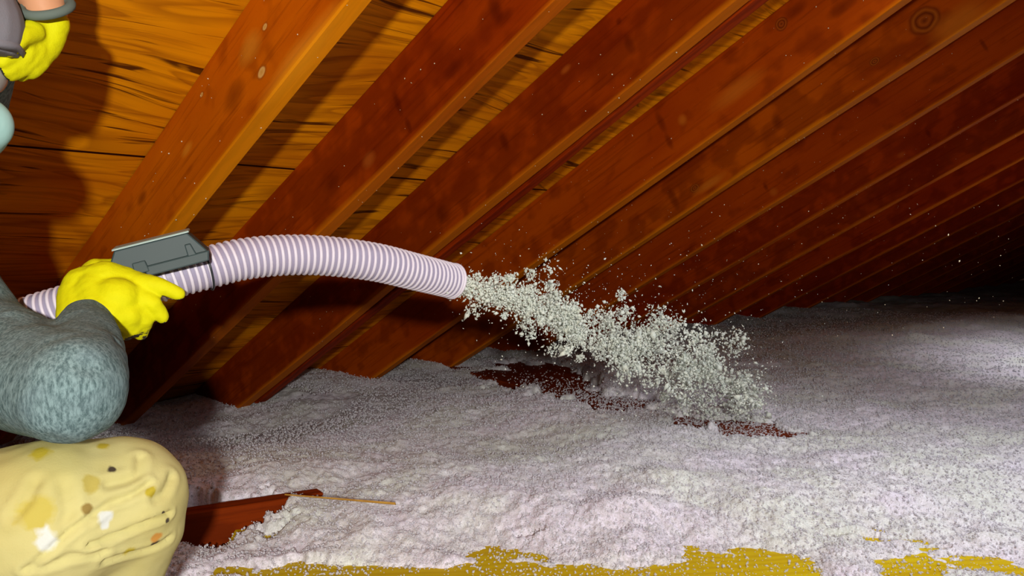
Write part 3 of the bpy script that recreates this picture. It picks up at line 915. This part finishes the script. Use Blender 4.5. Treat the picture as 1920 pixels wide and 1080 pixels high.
grey_cuff = simple('glove_cuff_band', (.12, .15, .13), .8, .1)
cuff(at(88, 14, 1.085), RM @ np.array([0, .78, .62]), .0285, 'cuff_band', .0062, grey_cuff, lg)

# shirt
def heather():
    m, nt, b = newmat('heather_shirt_knit'); g = G(nt)
    co = g.coord()
    st = g.noise(g.mapping(co, (1, 1, .35), rot=(.5, .3, .6)), 260.0, 4, .75, .15)
    md = g.noise(co, 26.0, 3, .6)
    c = g.mix(g.ramp(st, [(.38, 0.0), (.62, 1.0)]), (.06, .10, .105), (.20, .29, .30))
    c = g.mix(g.math('MULTIPLY', g.ramp(md, [(.4, 0.0), (.65, 1.0)]), .35), c, (.13, .18, .20))
    g.put(b.inputs['Base Color'], c); b.inputs['Roughness'].default_value = .95; b.inputs['Specular IOR Level'].default_value = .05
    b.inputs['Sheen Weight'].default_value = .0
    g.put(b.inputs['Normal'], g.bump(st, .4, .0015))
    return m
shapes = [capsule(J['neck'], .082, J['chest'], .128), capsule(J['chest'], .135, J['belly'], .128), capsule(J['belly'], .128, J['hip'], .135),
          capsule(J['neck'], .062, J['rsh'], .066), capsule(J['neck'], .06, J['lsh'], .062),
          capsule(J['rsh'], .070, at(55, 708, .97), .063), capsule(at(55, 708, .97), .063, J['relb'] , .0555),
          capsule(J['relb'], .0555, at(158, 660, 1.0), .0445), capsule(at(158, 660, 1.0), .0445, at(163, 606, 1.10), .0325),
          capsule(J['lsh'], .060, J['lelb'], .047), capsule(J['lelb'], .046, J['lwr'] + (J['lelb'] - J['lwr']) * .45, .040)]
me = grow('shirt', shapes, .0048, 7, .6)
v, n = getv(me)
v = v + n * (fbm(v * np.array([16, 16, 16]), 3, 2) * .0028)[:, None]
for pts, w_, d_ in (([at(20, 610, .99), at(70, 650, .93), at(120, 664, .90)], .008, .005), ([at(215, 650, .95), at(180, 668, .90), at(140, 672, .87)], .007, .004),
                    ([at(0, 720, .93), at(60, 760, .88), at(110, 800, .86)], .010, .005), ([at(120, 625, 1.02), at(150, 634, 1.0), at(195, 628, 1.03)], .006, .003),
                    ([at(190, 700, .88), at(160, 690, .85), at(110, 690, .86)], .009, .003)):
    v = crease(v, n, pts, w_, d_)
setv(me, v)
link('shirt', me, heather(), person)


# trousers
def khaki():
    m, nt, b = newmat('khaki_trouser_cloth'); g = G(nt)
    co = g.coord()
    big = g.noise(co, 9.0, 3, .6)
    c = g.mix(g.ramp(big, [(.42, 0.0), (.66, 1.0)]), (.52, .47, .20), (.47, .41, .15))
    # stains and paint
    st = g.ramp(g.noise(g.mapping(co, loc=(3, 1, 2)), 28.0, 2, .5), [(.70, 0.0), (.76, 1.0)])
    c = g.mix(g.math('MULTIPLY', st, .65), c, (.36, .26, .03))
    def spot(p, r, col, soft=.35):
        nonlocal c
        d = g.n('VectorMath', operation='DISTANCE')
        nz = g.n('TexNoise'); g.put(nz.inputs['Vector'], co); nz.inputs['Scale'].default_value = 90
        wob = g.n('VectorMath', operation='SCALE'); g.put(wob.inputs[0], nz.outputs['Color']); wob.inputs['Scale'].default_value = r * .9
        g.put(d.inputs[0], g.vadd(co, wob.outputs[0])); d.inputs[1].default_value = tuple(np.array(p) + r * .45)
        c = g.mix(g.ramp(g.math('DIVIDE', d.outputs['Value'], r), [(.6, 1.0), (1.0, 0.0)]), c, col)
    for p, r, col in KSPOTS: spot(p, r, col)
    g.put(b.inputs['Base Color'], c); b.inputs['Roughness'].default_value = .9; b.inputs['Specular IOR Level'].default_value = .1
    g.put(b.inputs['Normal'], g.bump(g.noise(co, 420.0, 2, .6), .25, .001))
    return m
shapes = [capsule(J['hip'], .14, J['rhip'], .108), capsule(J['hip'], .14, J['lhip'], .108),
          capsule(J['rhip'], .105, at(100, 970, .95), .089), capsule(at(100, 970, .95), .089, J['rknee'], .0735), capsule(J['rknee'], .0735, J['rank'] + (J['rknee'] - J['rank']) * .15, .055),
          capsule(at(262, 925, 1.0), .050, at(260, 985, 1.0), .052), capsule(at(260, 985, 1.0), .052, at(205, 1090, 1.02), .055),
          capsule(J['lhip'], .105, J['lknee'], .078), capsule(J['lknee'], .076, J['lank'], .054)]
me = grow('trousers', shapes, .0042, 6, .6)
v, n = getv(me)
v = v + n * (fbm(v * 11, 2, 4) * .003)[:, None]
def kz(px, py):       # a point on the near side of the knee and thigh
    a = at(px, py, .80); d = a - CAMP; d /= np.linalg.norm(d)
    rel = v - CAMP; tt_ = rel @ d; off = np.linalg.norm(rel - tt_[:, None] * d, axis=1)
    cand = np.where(off < .006)[0]
    if len(cand) == 0: return at(px, py, .91)
    return v[cand[np.argmin(tt_[cand])]]
def poly(*pp): return [kz(*q) for q in pp]
folds = [(poly((40, 1075), (110, 1020), (170, 980), (215, 945), (262, 915), (290, 905)), .0042, .0045),
         (poly((170, 1030), (230, 1005), (285, 985), (325, 965)), .0038, .0050),
         (poly((175, 985), (200, 960), (225, 945), (255, 930)), .0034, .0035),
         (poly((120, 905), (135, 950), (120, 990)), .008, .003), (poly((20, 960), (45, 930), (60, 900)), .007, .003),
         (poly((205, 900), (235, 892), (265, 880), (262, 850)), .006, .0035), (poly((330, 890), (318, 925), (300, 940)), .006, .0035),
         (poly((200, 1060), (270, 1040), (325, 1010)), .0045, .0035), (poly((60, 1075), (140, 1050), (200, 1040)), .005, .003),
         (poly((0, 935), (80, 930), (170, 925)), .0018, .0010), (poly((0, 962), (80, 948), (160, 942)), .0018, .0012)]
for pts, w_, d_ in folds: v = crease(v, n, pts, w_ * .8, d_ * 1.15)
v = v + n * (fbm(v * np.array([30, 30, 30]), 2, 14) * .0012)[:, None]
setv(me, v)
WH = (.58, .60, .56); DK = (.06, .045, .03); YS = (.42, .33, .03); OR = (.50, .24, .05)
KSPOTS = [(kz(78, 1012), .013, WH), (kz(74, 1000), .009, WH), (kz(205, 978), .010, WH), (kz(203, 990), .006, WH), (kz(214, 872), .006, DK), (kz(168, 955), .008, (.26, .18, .05)),
          (kz(292, 1030), .006, DK), (kz(322, 974), .004, DK), (kz(303, 1008), .008, OR), (kz(288, 914), .008, YS), (kz(75, 842), .013, YS), (kz(195, 828), .009, YS),
          (kz(60, 955), .022, (.46, .38, .08)), (kz(240, 1045), .009, YS), (kz(175, 900), .012, (.42, .34, .08)), (kz(316, 962), .003, DK)]
link('trousers', me, khaki(), person)

# boots
boot_m = simple('boot_leather', (.10, .06, .03), .6, .3, (30, .5, (.05, .03, .02)))
for a, d in ((J['rank'], RM @ np.array([.95, 0, -.2])), (J['lank'], RM @ np.array([.9, 0, -.4]))):
    d = d - np.array([0, 0, d[2]]); d /= np.linalg.norm(d)
    z0 = DECK + .030
    heel = np.array([a[0], a[1], z0]) - d * .045; toe = np.array([a[0], a[1], z0 - .002]) + d * .16
    link('boot', grow('boot', [capsule(heel, .030, toe, .028), capsule(heel + [0, 0, .02], .034, a + [0, 0, .02], .045), capsule(a + d * .03, .035, toe - d * .05 + np.array([0, 0, .008]), .034)], .005, 4), boot_m, person)
